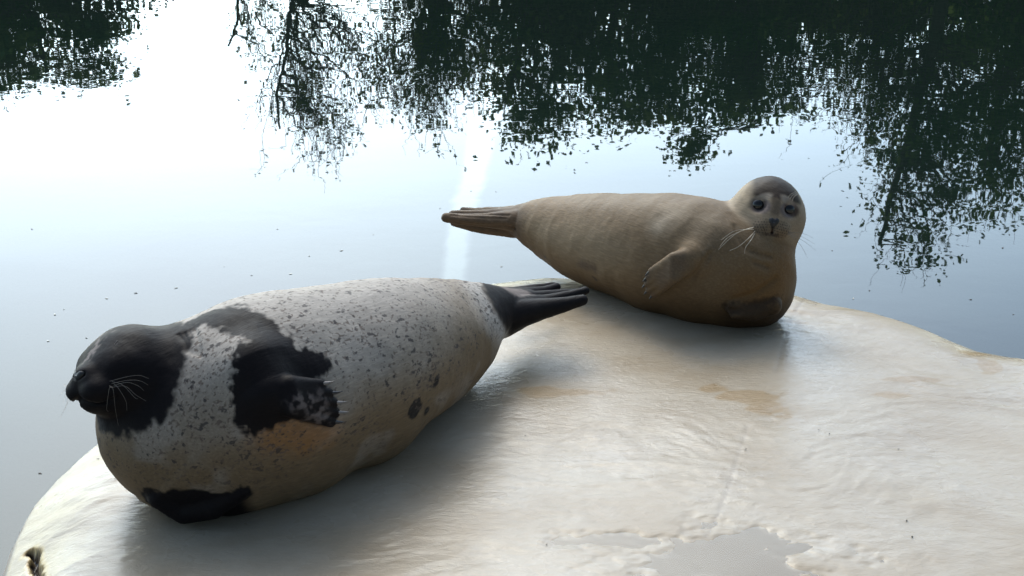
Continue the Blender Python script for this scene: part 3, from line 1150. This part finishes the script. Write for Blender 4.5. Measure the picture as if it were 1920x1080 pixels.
    o = mesh_obj('body', V - base, Fc, m, root, True)
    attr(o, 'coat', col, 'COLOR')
    attr(o, 'spots', spots)
    ellipsoid_mesh('nose', f.cast(H(0, -.02, 2.2), -F) - F * rh * .05 - base, AXS, [rh * .20, rh * .14, rh * .10], NOSE, root, 14, heart)
    for i, t_ in enumerate(tips):
        d = unit(tips[i] - mids[i])
        claw(root, base, t_ + nrm * .006 - d * .004, unit(d + AX_R * .3), -nrm * .2 - AX_U * .6, .038, .0062, CLAW if i in (0, 2, 3) else CLAW_B)
    # whiskers: near side sweep back and down, far side show past the muzzle
    rw = np.random.RandomState(4)
    near = [(240, 706, 262, 704, 279, 710), (240, 713, 262, 714, 278, 722), (238, 717, 258, 723, 270, 732), (234, 724, 254, 740, 274, 752),
            (230, 722, 252, 745, 258, 748), (222, 728, 236, 752, 238, 770), (212, 730, 216, 765, 222, 798), (205, 728, 200, 765, 203, 772)]
    for k, (a, b, c, d, e, g_) in enumerate(near):
        b0 = f.march(205 + k % 3 * 4, 715 + k % 4 * 4)
        whisker(root, b0, base, [f.march(a, b, .014), f.march(c, d, .022), f.march(e, g_, .020)], VIBR)
    fb = H(-.46, -.34, 1.15)
    for k, (a, b, c, d) in enumerate([(128, 722, 116, 727), (126, 728, 112, 742), (128, 733, 118, 756), (130, 738, 122, 768), (134, 742, 112, 785), (124, 724, 118, 719)]):
        t0 = 3.07
        whisker(root, fb, base, [PX(a, b, t0), PX(c, d, t0 - .01)], WHISK)
    # brow hairs
    for k in range(3):
        a = H(.36 + .05 * k, .38, .80)
        whisker(root, a, base, [a + U * .02 + F * .01, a + U * .035 + R * .012 * (k - 1)], VIBR, .0006)
    return f


f_spotted = build_spotted_seal()


# ------------------------------------------------------------------ the sandy seal behind
def build_sandy_seal():
    f = Field()
    tb = 4.62
    st = [station(985, 416, 33, t=tb), station(1030, 427, 56, t=tb - .08), station(1100, 446, 81, t=tb - .19), station(1190, 463, 100), station(1280, 478, 112),
          station(1350, 494, 109), station(1404, 520, 84)]
    st[2] = station(1100, 446, 81, t=st[3][4] + .13)
    st[1] = station(1030, 427, 56, t=st[3][4] + .22)
    st[0] = station(985, 416, 33, t=st[3][4] + .28)
    tb = st[0][4]
    body = catmull(np.array(st), 16)
    f.body(body[:, :3], body[:, 3], .012)
    th = st[5][4] - .03
    hc = station(1441, 397, 57, t=th)
    nk = catmull(np.array([station(1404, 528, 76, t=th - .01), station(1411, 495, 77, t=th - .01), station(1432, 443, 59, t=th), hc]), 6)
    f.chain(nk[:, :3], nk[:, 3], .03)
    f.cone(station(1385, 450, 62, t=th + .08)[:3], hc[:3], .095, .085, .04)
    for (u, v, R) in [(1230, 530, 45), (1310, 548, 48), (1390, 560, 46)]:
        s_ = station(u, v, R, .9)
        f.cone(s_[:3], s_[:3] + AX_R * .05, s_[3], s_[3], .07)
    C = hc[:3]
    rh = hc[3]
    F, R, U = head_frame(C, math.radians(9), math.radians(-4), math.radians(-5))
    H = lambda x, y, z: C + rh * (x * R + y * U + z * F)
    AXS = np.array([R, U, F])
    f.ell(H(0, .06, .02), AXS, [rh * 1.04, rh * .98, rh * 1.02], .03)
    f.ell(H(0, -.33, .10), AXS, [rh * 1.06, rh * .80, rh * .82], .05)                 # cheeks
    f.ell(H(0, -.30, .78), AXS, [rh * .48, rh * .40, rh * .50], .04)                 # muzzle
    for sx in (-1, 1):
        f.ell(H(.24 * sx, -.44, 1.02), AXS, [rh * .32, rh * .24, rh * .30], .014)     # whisker pads
        f.ell(H(.47 * sx, .22, 1.00), AXS, [rh * .22, rh * .18, rh * .14], .020, 'd')  # eye hollow
    f.ell(H(0, -.74, .80), AXS, [rh * .34, rh * .20, rh * .32], .03)                 # chin
    f.ell(H(0, .02, .93), AXS, [rh * .17, rh * .36, rh * .18], .03)                  # bridge
    f.cone(H(0, -.40, 1.34), H(0, -.56, 1.30), .003, .003, .006, 'd')
    for sx in (-1, 1):
        f.chain([H(0, -.62, 1.22), H(.20 * sx, -.67, 1.14), H(.46 * sx, -.62, .96)], [.0045, .004, .003], .006, 'd')
    S = lambda u, v, l=0.0: f.march(u, v, l)
    # folds under the chin and behind the cheek
    for pts, r in [([(1408, 470), (1425, 478), (1446, 482)], .003), ([(1415, 492), (1428, 497), (1440, 503)], .003),
                   ([(1377, 425), (1382, 445), (1398, 466)], .003), ([(1455, 522), (1420, 548), (1375, 562)], .0035)]:
        f.chain([S(u, v) for u, v in pts], [r] * len(pts), .016, 'd')
    # fore flipper
    tips_px = [(1222, 508), (1217, 519), (1215, 531), (1218, 543), (1227, 551)]
    root_p = S(1306, 480, -.012)
    tips = [S(u, v, .026) for u, v in tips_px]
    mids = [S(1262 + .3 * (u - 1218), 502 + .85 * (v - 530), .034) for u, v in tips_px]
    nrm = unit(CAM - mids[2])
    f.cone(S(1335, 462, -.06), root_p, .065, .042, .04)
    for m_, t_ in zip(mids, tips):
        f.chain([root_p, m_, t_], [.036, .020, .0115], .006)
    f.chain([S(1332, 476), S(1316, 500), S(1300, 520)], [.004, .005, .003], .014, 'd')   # armpit crease
    # under flipper
    uf = [S(1446, 572, -.014), S(1412, 582, -.006), S(1380, 584, .0)]
    for dv in (-9, 0, 9, 16):
        f.chain([uf[0], uf[1] + AX_U * (-dv * .0006), S(1366 + abs(dv) * .5, 580 + dv * .8, .004)], [.028, .024, .010], .006)
    # hind flippers
    T = lambda u, v, t: PX(u, v, t)
    q = tb / FPX
    f.chain([T(985, 413, tb), T(945, 410, tb + .03)], [31 * q, 22 * q], .010)
    f.chain([T(975, 404, tb + .02), T(930, 400, tb + .06), T(890, 397, tb + .09), T(868, 394, tb + .11)], [20 * q, 11 * q, 7 * q, 6 * q], .004)
    f.chain([T(970, 408, tb - .01), T(915, 405, tb + .03), T(870, 402, tb + .06), T(848, 400, tb + .07)], [21 * q, 11 * q, 8 * q, 6 * q], .003)
    f.chain([T(975, 414, tb - .03), T(915, 413, tb + .00), T(865, 411, tb + .03), T(836, 408, tb + .05)], [23 * q, 12 * q, 10 * q, 9 * q], .003)
    f.chain([T(985, 430, tb + .02), T(930, 429, tb + .05), T(885, 425, tb + .08), T(850, 418, tb + .10)], [18 * q, 12 * q, 9 * q, 6 * q], .003)
    for pts in ([(955, 404), (915, 403), (880, 402), (858, 401)], [(950, 410), (910, 409), (870, 406), (846, 404)], [(955, 424), (915, 423), (875, 420), (848, 414)]):
        f.chain([S(u, v) for u, v in pts], [.0030] * 4, .005, 'd')
    f.chain([T(966, 428, tb - .05), T(945, 428, tb - .045), T(915, 426, tb - .02)], [.007, .006, .003], .006, 'd')
    V, Fc = surface_nets(f, [-.32, 3.3, -.03], [1.02, 4.9, .78], .0033)
    # ---- coat
    P = V
    N3 = lambda s, o=3: fbm(P[:, 0] * s, P[:, 1] * s, P[:, 2] * s, oct=o)
    n = N3(8)
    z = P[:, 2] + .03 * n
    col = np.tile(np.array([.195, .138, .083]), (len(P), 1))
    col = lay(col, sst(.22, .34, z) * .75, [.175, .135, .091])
    col = lay(col, blob(P, [S(1020, 430), S(1120, 470)], [.06, .09], .06, .03, 14) * .6, [.27, .21, .142])
    col = lay(col, blob(P, [S(1235, 420), S(1262, 398)], [.03, .03], .045, .02, 18) * .75, [.38, .33, .265])  # pale band on the back: wet sheen painted into the coat
    col = lay(col, blob(P, [S(1300, 410), S(1340, 440)], [.05, .05], .04, .02, 18) * .5, [.15, .12, .085])
    col = lay(col, blob(P, [S(1400, 540), S(1450, 550), S(1480, 480)], [.05, .05, .05], .05, .02, 14) * .7, [.17, .09, .03])
    col = lay(col, sst(.17, .0, z) * .8, [.090, .053, .025])  # brown belly, deepened with painted underside shade
    col = lay(col, blob(P, [S(1090, 495), S(1112, 502)], [.014, .012], .014, .01, 40) * .7, [.10, .075, .06])
    col = lay(col, blob(P, [S(1022, 482)], [.006], .004), [.06, .05, .045])
    col = lay(col, blob(P, [S(1118, 524), S(1112, 518)], [.006, .004], .004), [.09, .07, .055])
    # face, in head units
    lp = (P - C) @ AXS.T / rh
    x, y, w = lp[:, 0], lp[:, 1], lp[:, 2]
    r_ = np.linalg.norm(lp, axis=1)
    hm = sst(1.55, 1.3, r_) * sst(-1.25, -.95, y)
    pale = hm * sst(-.55, -.15, w)
    col = lay(col, pale * .9, [.30, .245, .185])
    col = lay(col, hm * sst(-.55, -.95, y) * .75, [.30, .195, .09])
    cap = hm * sst(.44, .60, y + .10 * N3(30) + .20 * np.abs(x) - .06) * sst(1.0, .72, np.abs(x) + .06 * N3(25)) * sst(-.75, -.3, w)
    col = lay(col, cap * .95, [.022, .016, .013])
    bridge = hm * sst(.20, .09, np.abs(x)) * sst(-.10, .06, y) * sst(.85, .6, y) * (w > 0)
    col = lay(col, bridge * .55, [.045, .032, .027])
    for sx in (-1, 1):
        ex, ey = .47 * sx, .22
        d = np.hypot((x - ex) / 1.25, (y - ey)) * (w > 0) + 9 * (w <= 0)
        col = lay(col, sst(.31, .20, d + .04 * N3(40)) * .9, [.125, .105, .11])
        d2 = np.hypot((x - .66 * sx) / 1.1, (y - .17))
        col = lay(col, sst(.22, .1, d2) * (w > 0) * (.75 if sx > 0 else .2), [.07, .045, .03])
        da = x * sx - .38
        d3 = np.hypot(da / 1.9, (y - .50) + .40 * da)
        col = lay(col, sst(.17, .08, d3) * (w > 0) * .7, [.36, .32, .28])
        # rows of whisker roots
        mp_ = sst(.36, .26, np.hypot((x - .27 * sx) / 1.15, (y + .44) * 1.15)) * (w > .5)
        rowy = (y + .44) / .085 + .35 * np.abs(x) / .085 * .4
        rowx = x / .085 + .5 * (np.floor(rowy) % 2)
        dots = np.hypot(rowx - np.floor(rowx) - .5, rowy - np.floor(rowy) - .5)
        col = lay(col, mp_ * (.12 + .75 * sst(.36, .22, dots)), [.055, .045, .04])
    mouth = np.exp(-((y + .64) / .045) ** 2) * sst(.36, .12, np.abs(x)) * (w > .7)
    col = lay(col, mouth * .8, [.04, .025, .02])
    col = lay(col, sst(.05, .02, np.abs(x)) * sst(-.36, -.42, y) * sst(-.66, -.58, y) * (w > .8), [.08, .05, .035])
    # pale cheek ruff
    col = lay(col, hm * sst(-.6, -.85, x) * sst(-.75, -.1, y) * .55, [.36, .30, .22])
    # dark folds, flippers
    col = lay(col, blob(P, [S(1408, 471), S(1446, 483)], [.003, .003], .006) * .6, [.10, .075, .055])
    col = lay(col, blob(P, [S(1415, 493), S(1440, 504)], [.003, .003], .006) * .6, [.10, .075, .055])
    col = lay(col, blob(P, [S(1275, 490), S(1240, 525)], [.03, .03], .03, .01, 30) * .6, [.125, .098, .08])
    for t_, m_ in zip(tips, mids):
        d = unit(t_ - m_)
        col = lay(col, blob(P, [t_ - d * .010, t_ + d * .02], [.011, .012], .006) * .7, [.10, .08, .07])
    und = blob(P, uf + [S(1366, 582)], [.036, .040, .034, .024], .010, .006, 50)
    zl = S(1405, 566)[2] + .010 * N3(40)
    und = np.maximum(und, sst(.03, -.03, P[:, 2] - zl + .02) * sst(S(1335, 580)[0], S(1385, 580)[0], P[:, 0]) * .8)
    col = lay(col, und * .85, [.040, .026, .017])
    B0 = st[0][:3]
    ht = (P - B0) @ (-AX_R) + .012 * N3(25)
    tl = sst(-.02, .03, ht)
    col = lay(col, tl * .85, [.115, .080, .055])
    col = lay(col, tl * sst(.0, .35, N3(22)) * .6, [.085, .062, .05])
    col = lay(col, blob(P, [PX(960, 400, tb), PX(978, 395, tb)], [.02, .015], .02, .01, 30) * .5, [.10, .085, .075])
    col = col * np.array([.80, .75, .69])
    spots = np.clip(.22 * sst(.1, .3, z) * (1 - hm), 0, 1)
    base = ground_pt(1300, 590)
    base[2] = 0
    root = empty('sandy_seal', base)
    tag(root, 'sandy tan seal with raised head looking out, dark round eyes open', 'seal')
    m = coat_mat('sandy_coat', (.20, .16, .115), (.18, .14, .10), (0, 0, math.radians(46)), .38, .12)
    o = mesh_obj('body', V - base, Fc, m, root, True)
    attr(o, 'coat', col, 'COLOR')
    attr(o, 'spots', spots)
    for sx in (-1, 1):
        ellipsoid_mesh('eye', f.cast(H(.48 * sx, .21, 2.0), -F) - F * rh * .06 - base, AXS, [rh * .235, rh * .215, rh * .17], EYE, root, 18)
    ellipsoid_mesh('nose', f.cast(H(0, -.25, 2.0), -F) - F * rh * .06 - base, AXS, [rh * .22, rh * .20, rh * .13], NOSE, root, 16, heart)
    for i, t_ in enumerate(tips):
        d = unit(t_ - mids[i])
        claw(root, base, t_ + d * .006 + nrm * .005, d, -nrm * .2 + AX_U * .5, .022, .006, CLAW_B)
    L = [(1395, 431, 1365, 445, 1350, 462), (1390, 433, 1370, 446, 1347, 468), (1405, 445, 1385, 462, 1368, 470), (1408, 450, 1398, 464, 1396, 476), (1398, 430, 1375, 434, 1352, 450)]
    for k, (a, b, c, d, e, g_) in enumerate(L):
        whisker(root, H(-.42, -.45 - .03 * k, 1.0), base, [PX(a, b, th - .15), PX(c, d, th - .16), PX(e, g_, th - .15)], WHISK, .0008)
    Rr = [(1490, 440, 1508, 446, 1528, 458), (1492, 444, 1510, 454, 1530, 470), (1490, 448, 1504, 464, 1514, 484), (1494, 436, 1512, 440, 1526, 447)]
    for k, (a, b, c, d, e, g_) in enumerate(Rr):
        whisker(root, H(.42, -.45 - .03 * k, 1.0), base, [PX(a, b, th - .12), PX(c, d, th - .11), PX(e, g_, th - .10)], VIBR, .0007)
    for k in range(3):
        a = H(.40 + .08 * k, .42, .84)
        whisker(root, a, base, [a + U * .02 + F * .012, a + U * .04 + R * .02 + F * .014], WHISK, .0006)
    return f


f_sandy = build_sandy_seal()

# ------------------------------------------------------------------ floating bits and grit
def build_bits():
    rng = np.random.RandomState(8)
    mats = [simple_mat('dead_leaf', (.05, .04, .03), .7, .4, 30), simple_mat('pale_fluff', (.55, .55, .5), .7, .2, 30)]
    L = np.array([[-.5, 0, 0], [-.2, .22, .05], [.2, .2, .08], [.55, 0, .02], [.2, -.2, .06], [-.2, -.24, .03], [0, 0, .16], [0, 0, -.05]])
    Fq = [(0, 1, 6), (1, 2, 6), (2, 3, 6), (3, 4, 6), (4, 5, 6), (5, 0, 6), (1, 0, 7), (2, 1, 7), (3, 2, 7), (4, 3, 7), (5, 4, 7), (0, 5, 7)]
    me = []
    for m in mats:
        o = mesh_obj('x', L, Fq, m)
        me.append(o.data)
        bpy.data.objects.remove(o)
    px = [(75, 888), (12, 888), (255, 550), (270, 551), (472, 517), (140, 520), (162, 634), (292, 518), (1100, 305), (1145, 314), (1265, 320), (1816, 496), (1880, 465),
          (1705, 552), (1820, 562), (1880, 563), (1900, 590), (1840, 600), (1560, 470), (1600, 440), (930, 360), (965, 354), (825, 391), (868, 361), (883, 359), (985, 340), (60, 430), (330, 470),
          (1690, 470), (1740, 530), (1660, 500), (1640, 520), (1630, 545)]
    wl = [(103, 590), (120, 580), (330, 540), (420, 500), (545, 514), (580, 480), (640, 470), (700, 440), (520, 430), (930, 430), (940, 500), (200, 560), (90, 640), (1600, 560)]
    px = px[::2]
    for i, (u, v) in enumerate(px + wl):
        p = ground_pt(u, v, WZ)
        w = i >= len(px)
        o = bpy.data.objects.new('floating_fluff' if w else 'floating_leaf', me[1 if w else 0])
        o.location = (p[0], p[1], WZ + .001)
        s = rng.uniform(.006, .014) * (p[1] / 4.0)
        o.scale = (s, s, s * .6)
        o.rotation_euler = (0, 0, rng.uniform(0, 6.28))
        COL.objects.link(o)
        if w:
            tag(o, 'tiny pale speck of fluff floating on the still pond', 'fluff', 'pale specks on the pond')
        else:
            tag(o, 'tiny dark leaf scrap floating on the still pond', 'leaf', 'dark scraps on the pond')
    for i, (u, v) in enumerate([(985, 815), (1436, 741), (1530, 570), (1305, 812), (1555, 815), (1535, 808), (1398, 845), (1685, 840), (1700, 978), (1710, 1009), (215, 895),
                                (1025, 1022), (180, 832)]):
        p = ground_pt(u, v)
        o = bpy.data.objects.new('grit', me[0])
        z = float(rock_height(np.array([[p[0]]]), np.array([[p[1]]]))[0, 0])
        o.location = (p[0], p[1], z + .002)
        s = rng.uniform(.004, .009)
        o.scale = (s, s, s)
        o.rotation_euler = (0, 0, rng.uniform(0, 6.28))
        COL.objects.link(o)
        tag(o, 'tiny dark crumb of grit lying on the pale rock', 'grit', 'crumbs of grit on the rock')


build_bits()
